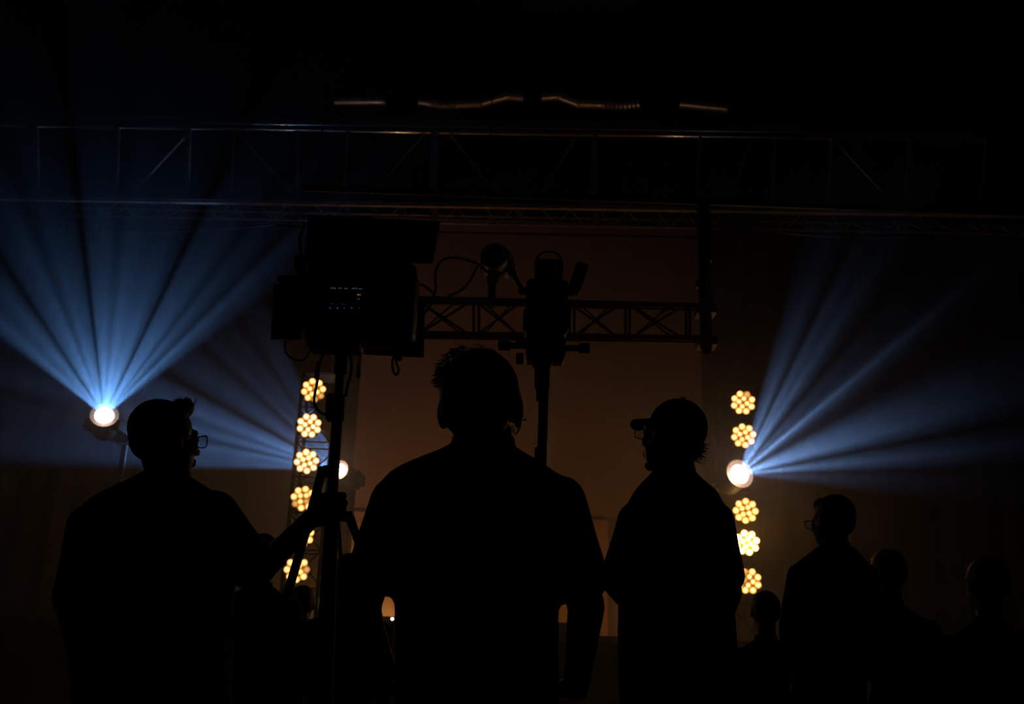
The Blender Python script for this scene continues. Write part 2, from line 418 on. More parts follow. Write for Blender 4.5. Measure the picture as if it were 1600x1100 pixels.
LP = [(490, 610, LEDM, 10, (4, 5, 9)), (483, 665, LEDW, 0, ()), (479, 721, LEDW, 15, ()), (474, 779, LEDM, 30, (6, 10)), (471, 836, LEDM, 5, ()), (464, 890, LEDM, 20, (3,))]
for i, (x, y, mm, rz, dm) in enumerate(LP):
    c = P(x, y, YT)
    par(c, tocam(c), 'round amber LED lamp, %s of the left column' % ord_[i], mm, rz, dm, YT+.28, 'lamps of the left column')
    if i == 2: aim(light('par_lamp', 'SPOT', c + tocam(c)*.05, PAR_W*8, (1.0, .43, .08), shadow_soft_size=.07, spot_size=math.radians(179), spot_blend=.7), tocam(c)+Vector((0,0,.9)))
ord5 = ['topmost', 'second from the top', 'directly below the white beam lamp', 'very bright one, second from the bottom', 'lowest']
RP = [(1161, 629, LEDM, 5, (2,)), (1162, 681, LEDM, 15, ()), (1165, 798, LEDM, 25, ()), (1167, 848, LEDB, 10, ()), (1170, 908, LEDM, 0, (1, 8))]
for i, (x, y, mm, rz, dm) in enumerate(RP):
    c = P(x, y, YT)
    par(c, tocam(c), 'round amber LED lamp, %s of the right column' % ord5[i], mm, rz, dm, YT+.28, 'lamps of the right column')
    if mm is LEDB: light('par_glow', 'POINT', c + tocam(c)*.06, 4.5, (1.0, .44, .07), shadow_soft_size=.08)
    if mm is LEDB: aim(light('par_lamp', 'SPOT', c + tocam(c)*.05, PAR_W*20, (1.0, .42, .06), shadow_soft_size=.07, spot_size=math.radians(179), spot_blend=.7), tocam(c)+Vector((0,0,.9)))

# ------------------------------------------------------------------ moving-head beam lamps
def moving_head(apex, axis_deg, lab, glow, support, rl=.085):
    a_ = math.radians(axis_deg); v = (CAM-apex).normalized()
    d = (R*math.sin(a_)*.5 + U*math.cos(a_)*.5 + v*.75).normalized()
    back = -d
    t = thing('beam_light', lab, 'stage light', apex, 'white beam lamps')
    c = apex
    MB().lathe(c, back, [(-.005, rl*1.0), (.0, rl*1.12), (.03, rl*1.15), (.10, rl*1.35), (.22, rl*1.45), (.30, rl*1.1), (.31, rl*.3)], 24).build('head', BLK, t)
    MB().ell(c + d*.006, (rl, rl, .03), d.to_track_quat('Z', 'Y').to_matrix(), 20, 10).build('lens', LENSM, t)
    MB().lathe(c + d*.004, d, [(0, rl*1.0), (.012, rl*1.5), (.010, rl*1.52), (-.02, rl*1.15)], 28).build('added_halo_bezel', HALO_BEZ, t)  # ring added to catch the glow lamp as a warm halo round the lens
    pv = c + back*.17
    by = pv.y + .42
    for s in (-1, 1):
        x = pv.x + s*(rl*1.45+.03)
        MB().box((x, pv.y+.16, pv.z), (.035, .46, .10)).build('yoke_arm', BLK, t, smooth=False)
        MB().tube([(x-.04*s, pv.y, pv.z), (x+.01*s, pv.y, pv.z)], .03, 12).build('pivot', BLK, t)
    MB().box((pv.x, by-.03, pv.z), (rl*2.9+.10, .05, .12)).build('yoke_base', BLK, t, smooth=False)
    MB().bbox((pv.x, by+.05, pv.z), (.18, .12, .14), .02).build('base', BLK, t)
    light('beam_glow', 'POINT', apex + d*.07, glow, (1.0, .60, .38), shadow_soft_size=.05)
    return pv.x, by+.16, pv.z+.12
b1 = moving_head(APEX_L, 0, 'dazzling white beam lamp fanning blue rays upward, far left', GLOW_W['left'], None)
b2 = moving_head(APEX_M, -56, 'white beam lamp behind the lamp stand pole, fanning rays to the left', GLOW_W['mid'], None, .075)
b3 = moving_head(APEX_R, 57, 'dazzling white beam lamp fanning rays to the right beside the right lamp column', GLOW_W['right'], None, .095)
def post(b, lab, zb):
    t = thing('lamp_post', lab, 'stand', (b[0], b[1], zb))
    MB().tube([(b[0], b[1], zb+.02), (b[0], b[1], b[2]-.02)], .03, 12).build('pole', BLK, t)
    MB().lathe((b[0], b[1], zb), (0,0,1), [(0, .25), (.02, .25), (.03, .05)], 24).build('base_plate', BLK, t)
    MB().box((b[0], b[1]-.02, b[2]-.12), (.14, .08, .14)).build('clamp', BLK, t, smooth=False)
post(b1, 'black post under the far left beam lamp', SZ)
post(b2, 'black post beside the left lamp column, under its beam lamp', SZ)
0 and post(b3, 'black post beside the right lamp column, under its beam lamp', SZ)

# ------------------------------------------------------------------ roof truss
rt = thing('roof_truss', 'long steel roof truss across the hall, glinting above the lamp columns', 'roof truss', (0, 10.2, 7.0))
ZT, ZBt = 6.98, 6.05
e0, e1 = PZ(-60, 190, ZT), PZ(1700, 217, ZT)
f0, f1 = PZ(-60, 303, ZBt), PZ(1700, 331, ZBt)
def lerp_at(p0, p1, px, py0):   # point on the chord whose picture column is near px
    best = None
    for k in range(401):
        p = p0.lerp(p1, k/400); d = p-CAM; x = 800 + FPX*d.dot(R)/d.dot(F)
        if best is None or abs(x-px) < best[0]: best = (abs(x-px), p)
    return best[1]
def beam(mb, p0, p1, w_, h_):
    t = (p1-p0).normalized(); L_ = (p1-p0).length; sd = t.cross(Vector((0,0,1))).normalized(); u = sd.cross(t)
    rot = Matrix((t, sd, u)).transposed()
    return mb.box((p0+p1)/2, (L_, w_, h_), rot)
# top chord: twin rounded flanges (two tubes and a web); highlights come from the lamp columns
dz = Vector((0,0,.035))
MB().tube([e0+dz, e1+dz], .036, 16).build('upper_chord', STEEL, rt)
MB().tube([e0-dz, e1-dz], .030, 16).build('upper_chord', STEEL, rt)
mb = MB(); beam(mb, e0+Vector((0,.05,.16)), e1+Vector((0,.05,.16)), .10, .08); mb.build('purlin', BLK, rt, smooth=False)
mb = MB(); beam(mb, f0, f1, .12, .09); mb.build('lower_chord', BLK, rt, smooth=False)
mb = MB(); beam(mb, f0+Vector((0,.02,-.055)), f1+Vector((0,.02,-.055)), .05, .012); mb.build('flange', STEEL2, rt, smooth=False)
for px, w_ in ((-20,.03),(60,.03),(187,.03), (298,.03), (365,.03), (466,.03), (543,.03), (680,.09), (930,.07), (1092,.03), (1212,.03), (1300,.03), (1420,.04), (1540,.03)):
    p, q = lerp_at(e0, e1, px, 0)-Vector((0,0,.04)), lerp_at(f0, f1, px-4, 0)+Vector((0,0,.045))
    mb = MB(); mb.hexa([q+Vector((-w_/2,-.02,0)), q+Vector((w_/2,-.02,0)), q+Vector((w_/2,.02,0)), q+Vector((-w_/2,.02,0)),
                        p+Vector((-w_/2,-.02,0)), p+Vector((w_/2,-.02,0)), p+Vector((w_/2,.02,0)), p+Vector((-w_/2,.02,0))])
    mb.build('post', STEEL2, rt, smooth=False)
for xa, xb in ((666, 578), (702, 782), (905, 838), (1174, 1143), (300, 205), (365, 460), (1300, 1400)):
    p, q = lerp_at(e0, e1, xa, 0)-Vector((0,0,.04)), lerp_at(f0, f1, xb, 0)+Vector((0,0,.05))
    MB().tube([q, p], .013, 10).build('diagonal', STEEL if xa == 1174 else STEEL2, rt)
for px in (30, 400, 820, 1250, 1600):
    p = lerp_at(e0, e1, px, 0)
    MB().box((p.x, p.y+.05, (p.z+.2+ZC)/2), (.05, .05, ZC-p.z-.2)).build('hanger', BLK, rt, smooth=False)

# lattice lighting truss in front of the backdrop top
lt = thing('lighting_truss', 'slim lattice truss hanging just above the backdrop', 'truss', (0, 12.0, 6.5))
zt1 = 6.72
g0, g1 = PZ(100, 312, zt1), PZ(1620, 341, zt1)
off = Vector((0, .02, -.16))
tt = (g1-g0).normalized()
for nm, o_, r_, m_ in (('chord', Vector((0,0,0)), .017, STEEL2), ('chord', Vector((0,.26,.0)), .017, STEEL2), ('chord', Vector((0, .13, -.17)), .017, STEEL2), ('chord', Vector((0, .13, -.30)), .013, BLK)):
    MB().tube([g0+o_, g1+o_], r_, 10).build(nm, m_, lt)
nb = 34
for k in range(nb):
    q0, q1 = g0.lerp(g1, k/nb), g0.lerp(g1, (k+1)/nb); qm = (q0+q1)/2 + Vector((0,.13,-.17))
    for s_ in (Vector((0,0,0)), Vector((0,.26,0))):
        MB().tube([q0+s_, qm], .008, 6).build('diagonal', STEEL2, lt)
        if k % 2: MB().tube([qm, q1+s_], .008, 6).build('diagonal', STEEL2, lt)
for px in (545, 680, 813, 930):
    p = lerp_at(g0, g1, px, 0)
    MB().box(p+Vector((0,-.02,-.12)), (.07 if px > 600 else .04, .02, .24)).build('hanging_plate', STEEL2, lt, smooth=False)
for px in (220, 620, 980, 1400):
    p = lerp_at(g0, g1, px, 0)
    MB().tube([p+Vector((0,.13,0)), (p.x, p.y+.13, ZC)], .008, 6).build('wire', BLK, lt)
# cable catenary below, left and right of the backdrop
for (pa_, pb_, lab) in (((150, 362), (438, 351), 'thin cable strung below the lattice truss on the left'), ((1165, 357), (1420, 372), 'thin cable strung below the lattice truss on the right')):
    A_, B_ = P(*pa_, 12.0), P(*pb_, 11.6)
    pts = [A_.lerp(B_, k/12) - Vector((0,0,.05*math.sin(PI*k/12))) for k in range(13)]
    ends = [Vector((pts[0].x, pts[0].y, 6.6))] + pts + [Vector((pts[-1].x, pts[-1].y, 6.6))]
    tag(MB().tube(ends, .007, 6).build('cable', STEEL2), lab, 'cable')
# dark fixture hanging right of the mast
ph_ = lerp_at(g0, g1, 1147, 0); c = P(1147, 356, ph_.y+.13)
hf = thing('hanging_spotlight', 'dark boxy spotlight hanging under the lattice truss right of the drop pipe', 'stage light', c)
MB().bbox(c, (.34, .36, .30), .03).build('housing', BLK, hf)
MB().bbox(c+Vector((.0, -.19, .0)), (.26, .02, .22), .02).build('lens_plate', BLK, hf)
for s_ in (-1, 1): MB().box(c+Vector((s_*.19, 0, .13)), (.015, .05, .34)).build('yoke_arm', BLK, hf, smooth=False)
MB().box(c+Vector((0, 0, .30)), (.40, .05, .015)).build('yoke_bar', BLK, hf, smooth=False)
MB().tube([c+Vector((0,0,.28)), Vector((c.x, c.y, ph_.z-.16))], .02, 10).build('clamp', BLK, hf)

# ducts up under the ceiling
def duct(path, ribs, lab, r=.062, Y=10.9):
    pts = [P(x, y, Y) for x, y in path]
    t = thing('air_duct', lab, 'duct', pts[0])
    for i in range(len(pts)-1):
        a_, b_ = pts[i], pts[i+1]
        if i in ribs:
            n = 9; q = []; rr = []
            for k in range(n*2+1):
                p = a_.lerp(b_, k/(n*2)) - Vector((0,0,.02*math.sin(PI*k/(n*2)))); q.append(p); rr.append(r*(1.12 if k % 2 else .86))
            MB().tube(q, rr, 14).build('ribbed_section', FOIL, t)
        else:
            MB().tube([a_, a_.lerp(b_, .5), b_], r, 16).build('pipe_section', FOIL, t)
            d = (b_-a_).normalized()
            MB().tube([b_-d*.015, b_+d*.015], r*1.15, 16).build('joint_ring', STEEL2, t)
    for p in (pts[0].lerp(pts[1], .5), pts[-1].lerp(pts[-2], .5)):
        MB().tube([p+Vector((0,0,r*.9)), (p.x, p.y, ZC)], .006, 6).build('hanger_wire', BLK, t)
duct([(523, 157), (600, 156)], (), 'short straight foil duct under the ceiling, glinting, on the left')
duct([(655, 157), (675, 160), (712, 162), (752, 160), (793, 149), (822, 151)], (1,), 'bent foil duct under the ceiling, left of the centre gap')
duct([(846, 151), (872, 149), (905, 161), (942, 162), (1000, 161)], (3,), 'bent foil duct under the ceiling, right of the centre gap')
duct([(1062, 161), (1134, 168)], (), 'short straight foil duct under the ceiling, on the right')

# ------------------------------------------------------------------ hung truss arm with drop pipe
YA = 6.0
ta = thing('hanging_truss', 'black box truss arm hung level from a drop pipe, behind the lamp stands', 'truss', P(1105, 498, YA))
tl, tr = P(630, 466, YA), P(1096, 478, YA); bl_, br_ = P(630, 521, YA), P(1096, 528, YA)
ps = {}
for nm, (p, q) in {'t': (tl, tr), 'b': (bl_, br_)}.items():
    for j, dy in enumerate((0, .05)):
        o_ = Vector((0, dy, 0)); MB().tube([p+o_, q+o_], .0185, 12).build('chord', BLK, ta)
        ps[nm, j] = (p+o_, q+o_)
bays = [(640, 738), (738, 822), (822, 888), (888, 975), (975, 1070), (1070, 1092)]
def onl(k, px):
    p, q = ps[k]; return p.lerp(q, (px-630)/(1096-630))
for i, (xa, xb) in enumerate(bays):
    for j in (0, 1):
        dx = 8*j
        MB().tube([onl(('t', j), xa+2+dx), onl(('b', j), xa+2+dx)], .009, 8).build('rung', BLK, ta)
        if xb-xa > 30:
            if (i+j) % 2 == 0:
                MB().tube([onl(('t', j), xa+8), onl(('b', j), xb-6)], .0085, 8).build('diagonal', BLK, ta)
                MB().tube([onl(('b', j), xa+14), onl(('t', j), xb-22)], .006, 8).build('diagonal', BLK, ta)
            else:
                MB().tube([onl(('b', j), xa+8), onl(('t', j), xb-6)], .0085, 8).build('diagonal', BLK, ta)
                MB().tube([onl(('t', j), xa+14), onl(('b', j), xb-12)], .006, 8).build('diagonal', BLK, ta)
    for k in 'tb':
        MB().tube([onl((k, 0), xa+2), onl((k, 1), xa+2)], .009, 8).build('rung', BLK, ta)
pt, pb_ = P(1106, 330, YA), P(1106, 538, YA)
xm = P(1106, 440, YA).x; zbar = P(1106, 322, YA+.1).z
MB().tube([(xm, YA+.1, pb_.z), (xm, YA+.1, zbar)], .040, 16).build('drop_pipe', BLK, ta)
MB().tube([(xm+.005, YA+.1, P(1106, 400, YA).z), (xm+.005, YA+.1, zbar)], .046, 16).build('sleeve', BLK, ta)
MB().lathe((xm, YA+.1, pb_.z), (0,0,-1), [(0, .035), (.02, .03), (.035, .012)], 14).build('end_cap', RUB, ta)
for z in (P(1100, 478, YA).z, P(1100, 528, YA).z):
    MB().box((xm, YA+.1, z), (.12, .14, .06)).build('clamp', BLK, ta, smooth=False)
MB().box((xm-.045, YA+.08, P(1100, 437, YA).z), (.03, .04, .05)).build('lever', BLK, ta, smooth=False)

lb = thing('lighting_bar', 'black lighting bar in front of the roof truss lower chord, carrying the drop pipe', 'lighting bar', (xm, YA+.1, zbar+.03))
q0, q1 = P(470, 310, YA+.1), P(1620, 333, YA+.1)
MB().tube([Vector((q0.x, YA+.1, zbar+.03)), Vector((q1.x, YA+.1, zbar+.03))], .022, 12).build('bar', BLK, lb)
for x in (q0.x+.1, -.2, q1.x-.1): MB().tube([(x, YA+.1, zbar+.03), (x, YA+.1, ZC)], .004, 6).build('wire', BLK, lb)
# fixture on top of the arm with looping cable
c = P(775, 414, YA+.14)
t = thing('arm_lamp', 'round dark lamp clamped on top of the truss arm', 'stage light', P(768, 466, YA+.14))
MB().ell(c, (.106, .11, .096), None, 24, 14).build('head', BLK, t)
MB().lathe(c+Vector((.0, -.05, 0)), Vector((-.15, -1, .1)), [(0, .082), (.05, .088), (.09, .092), (.092, .07)], 20).build('snout', BLK, t)
for an in range(0, 360, 40):
    p = c+Vector((.098*math.cos(math.radians(an)), .0, .088*math.sin(math.radians(an))))
    MB().box(p, (.02, .12, .02), Matrix.Rotation(-math.radians(an), 3, 'Y')).build('cooling_fin', BLK, t, smooth=False)
zc = P(768, 466, YA).z
MB().tube([(c.x-.02, c.y, c.z-.06), (c.x-.02, c.y, c.z-.13)], .038, 14).build('collar', BLK, t)
MB().tube([(c.x-.02, c.y, c.z-.12), (c.x-.02, c.y, zc-.01)], .026, 14).build('spigot', BLK, t)
hp = spline([c+Vector(p) for p in ((-.06,0,.07), (-.02,0,.125), (.03,0,.132), (.075,0,.105), (.105,0,.05), (.118,0,-.01), (.10,0,-.06))])
MB().tube(hp, .006, 8).build('handle', BLK, t)
cab = [(745, 411), (722, 404), (700, 403), (686, 412), (680, 430), (681, 450), (678, 463)]
MB().tube(spline([P(x, y, YA+.1) for x, y in cab]), .0085, 8).build('cable', RUB, t)
cab = [(748, 412), (738, 432), (727, 448), (712, 458), (700, 462)]
MB().tube(spline([P(x, y, YA+.12) for x, y in cab]), .0085, 8).build('cable', RUB, t)
t = tag(MB().tube(spline([P(x, y, YA+.04) for x, y in [(640, 446), (655, 444), (668, 450), (678, 462), (672, 478), (660, 494), (650, 510)]]), .009, 8).build('cable', RUB), 'thick black cable looped around the left end of the truss arm', 'cable')

# ------------------------------------------------------------------ second stand: spotlight seen from behind
Y2 = 3.05
def pz(y, x=848): return P(x, y, Y2)
base = Vector((P(844, 700, Y2).x, Y2, 0))
t = thing('spotlight_stand', 'tall black stand with a boxy spotlight, loop handle and two side knobs', 'light stand', base)
def seg(y0, y1, hw, xm_=None, dep=None, name='body', n=14):
    x = xm_ or 846
    a_, b_ = P(x, y0, Y2), P(x, y1, Y2); r = hw/FPX*3.15
    MB().tube([a_, a_.lerp(b_, .05), b_.lerp(a_, .05), b_], [r*.94, r, r, r*.94], n).build(name, BLK, t)
xs = P(844, 700, Y2)
MB().tube([(base.x, Y2, .55), P(850, 600, Y2)], [.0165, .0155], 14).build('pole', BLK, t)
MB().tube([(base.x, Y2, .45), (base.x, Y2, 1.15)], .021, 14).build('lower_pole', BLK, t)
seg(570, 608, 12, 847, name='collar'); seg(608, 626, 9.5, 847, name='collar'); seg(700, 716, 9.5, 844.5, name='collar')
c = P(854, 492, Y2)
k_ = 3.15/FPX
MB().bbox(P(853, 488, Y2), (66*k_, .12, 92*k_), .015).build('housing', BLK, t)
MB().bbox(P(856, 448, Y2), (44*k_, .10, 40*k_), .012).build('top_block', BLK, t)
MB().bbox(P(857, 421, Y2), (42*k_, .08, 22*k_), .01).build('head_block', BLK, t)
MB().bbox(P(852, 548, Y2), (62*k_, .11, 34*k_), .012).build('mount_block', BLK, t)
MB().tube([P(846, 556, Y2), P(847, 575, Y2)], [.045, .028], 14).build('socket', BLK, t)
MB().bbox(P(823, 500, Y2), (12*k_, .05, 30*k_), .006).build('side_bracket', BLK, t)
MB().bbox(P(886, 496, Y2), (8*k_, .05, 40*k_), .004).build('side_bracket', BLK, t)
pts = [(837, 428), (837, 410), (842, 399), (850, 394), (864, 394), (873, 399), (878, 410), (878, 428)]
MB().tube(spline([P(x, y, Y2) for x, y in pts]), .0035, 8).build('handle', BLK, t)
MB().box(P(857, 435.5, Y2), (34*k_, .09, 2.2*k_)).build('trim_line', STEEL2, t, smooth=False)
def knob(xa, xb, y, r1, r2, xk):
    MB().tube([P(xa, y, Y2), P(xb, y, Y2)], r1*k_, 10).build('shaft', BLK, t)
    MB().tube([P(xk[0], y, Y2), P(xk[1], y, Y2)], r2*k_, 14).build('knob', BLK, t)
knob(778, 850, 540, 5, 8, (779, 797)); knob(850, 921, 544, 5, 8, (904, 921))
MB().tube([P(806, 536, Y2), P(824, 536, Y2)], 9*k_, 10).build('bracket', BLK, t)
MB().tube([P(812, 553, Y2), P(812, 568, Y2)], 6*k_, 12).build('knob', BLK, t)
# tripod legs of that stand
for an in (95, 215, 335):
    d = Vector((math.cos(math.radians(an)), math.sin(math.radians(an)), 0))
    MB().tube([base+Vector((0,0,.95))+d*.03, base+d*.48+Vector((0,0,.02))], .012, 10).build('leg', BLK, t)
    MB().tube([base+Vector((0,0,.42))+d*.02, base+Vector((0,0,.46))+d*.27], .008, 8).build('brace', BLK, t)
MB().tube([(base.x, Y2, .92), (base.x, Y2, 1.0)], .032, 14).build('leg_collar', BLK, t)
MB().tube([(base.x, Y2, .38), (base.x, Y2, .46)], .028, 14).build('brace_collar', BLK, t)
# two small lights on jointed arms
def jarm(path, lamp, lab, r=.008):
    t2 = thing('jointed_arm_lamp', lab, 'lamp', P(*path[0], Y2))
    pp = [P(x, y, Y2-.02) for x, y in path]
    for i in range(len(pp)-1): MB().tube([pp[i], pp[i+1]], r, 10).build('arm', BLK, t2)
    for p in pp: MB().ell(p, (r*1.8, r*1.8, r*1.8), None, 12, 8).build('joint', BLK, t2)
    (xa, ya), (xb, yb), w_, h_ = lamp
    a_, b_ = P(xa, ya, Y2-.02), P(xb, yb, Y2-.02); ang = math.atan2((b_-a_).x, (b_-a_).z)
    MB().bbox((a_+b_)/2, (w_*k_, .045, (b_-a_).length+h_*k_), .006, Matrix.Rotation(ang, 3, 'Y')).build('lamp_body', BLK, t2)
    MB().bbox((a_+b_)/2+Vector((0,.026,0)), (w_*k_*.8, .01, (b_-a_).length), .005, Matrix.Rotation(ang, 3, 'Y')).build('lamp_face', RUB, t2)
    return t2
jarm([(868, 452), (886, 455), (893, 456)], ((897, 452), (909, 418), 20, 10), 'small tilted lamp on a jointed arm, right of the spotlight')
t2 = t
pp = [P(x, y, Y2-.02) for x, y in ((845, 455), (826, 453), (816, 455), (812, 446), (804, 432), (800, 426))]
for i in range(len(pp)-1): MB().tube([pp[i], pp[i+1]], .008, 10).build('arm', BLK, t2)
for p in (pp[1], pp[2], pp[5]): MB().ell(p, (.014, .014, .014), None, 12, 8).build('joint', BLK, t2)

# ------------------------------------------------------------------ film light on tripod at left
Y3 = 2.95
q_ = 3.03/FPX
def Q(x, y, dy=0): return P(x, y, Y3+dy)
lean0 = Q(507, 960); lean1 = Q(533, 560)
dirp = (lean1-lean0).normalized()
foot = lean0 - dirp*(lean0.z/dirp.z)
fl = thing('film_light_stand', 'large black film light with barn doors on a tripod the left man grips', 'light stand', Vector((foot.x, foot.y, 0)))
def along(z): return lean0 + dirp*((z-lean0.z)/dirp.z)
zpole = lambda y: P(520, y, Y3).z
MB().tube([along(.35), along(zpole(640))], [.0195, .0162], 16).build('lower_pole', BLK, fl)
MB().tube([along(zpole(660)), along(zpole(545))], .0128, 16).build('upper_pole', BLK, fl)
MB().tube([along(zpole(657)), along(zpole(617))], .0205, 16).build('collar', BLK, fl)
MB().bbox(Q(516, 648), (.022, .05, 38/1.0*q_*.5), .005).build('clamp_lever', BLK, fl)
MB().bbox(Q(523, 632), (24*q_, .05, 30*q_), .006).build('clamp', BLK, fl)
MB().tube([along(zpole(583)), along(zpole(548))], .020, 16).build('spigot', BLK, fl)
# tripod crown, legs
MB().bbox(Q(517, 737), (22*q_, .05, 16*q_), .005).build('crown', BLK, fl)
MB().tube([along(zpole(812)), along(zpole(800))], .03, 14).build('crown', BLK, fl)
MB().bbox(Q(505, 737), (16*q_, .04, 14*q_), .005).build('hinge', BLK, fl)
def leg3(pts, ws, zfoot=True):
    qq = [Q(x, y, dy) for x, y, dy in pts]
    d = (qq[-1]-qq[-2]).normalized(); end = qq[-1] - d*((qq[-1].z-.02)/d.z) if zfoot else qq[-1]
    l_ = MB(); 
    for i in range(len(qq)-1): l_.tube([qq[i], qq[i+1]], [ws[i]*q_/2, ws[i+1]*q_/2], 10)
    l_.tube([qq[-1], end], [ws[-1]*q_/2, ws[-1]*q_/2], 10)
    lo = l_.build('leg', BLK, fl)
    MB().ell(end+Vector((0,0,.0)), (.022, .022, .02), None, 12, 8).build('rubber_foot', RUB, lo)
leg3([(503, 738, 0), (478, 830, .0), (440, 960, .10)], [15, 14, 14])
MB().bbox(Q(540, 807), (22*q_, .04, 14*q_), .004).build('hinge', BLK, fl)
leg3([(546, 808, .0), (556, 835, .01), (590, 960, .04)], [15, 12, 11])
leg3([(524, 800, -.03), (520, 900, -.1), (518, 960, -.14)], [12, 11, 11])
MB().tube(spline([Q(528, 815), Q(531, 850), Q(534, 900), Q(537, 960), Q(540, 1060), Q(538, 1150)]), .006, 8).build('cable', RUB, fl)
# light body
MB().bbox(Q(565, 474), (168*q_, .17, 126*q_), .035).build('housing', BLK, fl)
MB().bbox(Q(524, 541), (84*q_, .10, 16*q_), .01).build('base_block', BLK, fl)
MB().bbox(Q(552, 528), (120*q_, .12, 16*q_), .01).build('yoke', BLK, fl)
MB().bbox(Q(634, 478), (34*q_, .14, 118*q_), .02).build('ballast', BLK, fl)
# screen at the back (towards the camera)
sc0 = Q(541, 468, -.09)
rot = Matrix.Identity(3)
scr = MB().bbox(sc0, (62*q_, .008, 46*q_), .004).build('display', SCR, fl); scr['label'] = 'small dim display with blue and orange readouts'
def glyph(x, y, wpx, hpx, m, name='readout'):
    p = P(x, y, Y3-.0955); MB().box(p, (wpx*q_*.96, .001, hpx*q_*.96)).build(name, m, scr, smooth=False)
rnd = random.Random(3)
for x0_, n in ((517, 5), (529, 3), (539, 3), (550, 5)):
    for k in range(n): 
        glyph(x0_+k*1.75, 450.3+rnd.uniform(-.5,.5)+(x0_-517)*.015, .9, rnd.choice((1.6, 2.6, 2.2)), GW)
glyph(563, 451.4, 6.5, .8, GW)
glyph(559.3, 460.4, 2.2, 2.2, GO); glyph(562.4, 460.6, 1.8, 2.2, GO); glyph(560, 467.0, 4, 1.0, GW)
for x, m_ in ((515.8, GB), (527.2, GG), (538.2, GW), (549.4, GB), (561, GW)):
    glyph(x, 481.2, 3.4, 2.6, m_) if m_ is not GW else glyph(x, 481.6, 1.6, 2.2, GB)
glyph(519, 474.8, 6, .5, GB); glyph(537, 475.3, 7, .4, GB)
# front barn-door frame and flaps (facing the stage)
def flap(cs, name, m=BLK, dy=(0, 0, 0, 0), th=.006):
    pts = [Q(x, y, d) for (x, y), d in zip(cs, dy)]; o_ = Vector((0, th, 0)); 
    mb = MB().hexa([pts[0], pts[1], pts[1]+o_, pts[0]+o_, pts[3], pts[2], pts[2]+o_, pts[3]+o_])
    return mb.build(name, m, fl, smooth=False)
flap([(476, 405), (676, 411), (688, 346), (481, 336)], 'barn_door_top', dy=(.06, .06, .22, .22))
MB().tube([Q(474, 406, .05), Q(640, 412, .05)], .005, 8).build('hinge_rod', CHROME, fl)
flap([(423, 530), (472, 527), (478, 437), (428, 444)], 'barn_door_left', dy=(.10, .04, .04, .10))
MB().bbox(Q(451, 436, .05), (36*q_, .02, 10*q_), .004).build('barn_door_edge', BLK, fl)
MB().tube([Q(450, 531, .03), Q(471, 528, .03)], .003, 8).build('trim_rod', CHROME, fl)
MB().tube([Q(484, 541, -.02), Q(511, 543, -.05)], .0055, 8).build('trim_rod', CHROME, fl)
flap([(563, 553), (662, 558), (664, 470), (640, 470)], 'barn_door_bottom', dy=(.2, .2, .06, .06))
for (xa, ya, xb, yb, wd_) in ((566, 540, 660, 552, 10), (655, 475, 657, 555, 12), (640, 480, 640, 545, 4), (600, 538, 655, 540, 3)):
    MB().tube([Q(xa, ya, .1), Q(xb, yb, .1)], wd_*q_/2, 8).build('frame_bar', BLK, fl)
# yoke arm and bracket on the left side
MB().tube([Q(470, 400, .03), Q(472, 470, .03), Q(486, 535, .0)], 7*q_, 10).build('yoke_arm', BLK, fl)
MB().bbox(Q(470, 411, .03), (20*q_, .03, 22*q_), .004).build('hinge_block', BLK, fl)
MB().bbox(Q(463, 440, .03), (24*q_, .03, 10*q_), .004).build('hinge_block', BLK, fl)
MB().tube([Q(470, 398, .1), Q(468, 372, .14), Q(476, 350, .2)], .005, 8).build('strut', BLK, fl)
MB().tube([Q(431, 351.5, .2), Q(478, 355.5, .2)], .0032, 10).build('hinge_pin', CHROME, fl)
MB().ell(Q(460, 354.5, .19), (.0065, .0065, .006), None, 12, 8).build('thumb_screw', CHROME, fl)
MB().ell(Q(472.5, 356.5, .19), (.006, .005, .004), None, 12, 8).build('thumb_screw', CHROME, fl)
MB().ell(Q(473.5, 346.5, .19), (.003, .003, .003), None, 12, 8).build('thumb_screw', CHROME, fl)
MB().tube([Q(484, 336.5, .22), Q(496, 337.5, .22)], .002, 8).build('trim_rod', CHROME, fl)
for cab, r_ in (([(446, 532), (446, 548), (453, 558), (465, 563), (477, 560), (484, 548), (489, 535)], .0032),
            ([(518, 549), (508, 551), (502, 560), (498, 575), (496, 595), (492, 615), (491, 628), (496, 640), (506, 647), (516, 648)], .0042),
            ([(544, 548), (549, 565), (548, 585), (543, 603), (540, 620)], .0042),
            ([(560, 550), (562, 560), (560, 572)], .0016),
            ([(616, 555), (613, 566), (614, 578), (619, 586), (623, 578), (619, 566), (618, 556)], .0036)):
    MB().tube(spline([Q(x, y, -.02) for x, y in cab]), r_, 8).build('cable', RUB, fl)
MB().tube([Q(498, 565, -.02), Q(494, 590, -.02)], .0065, 8).build('cable_connector', RUB, fl)
MB().tube([Q(560.5, 571, -.02), Q(560, 590, -.02)], .0055, 8).build('cable_connector', RUB, fl)
MB().ell(Q(623, 560, -.02), (.012, .01, .008), None, 10, 6).build('knob', BLK, fl)

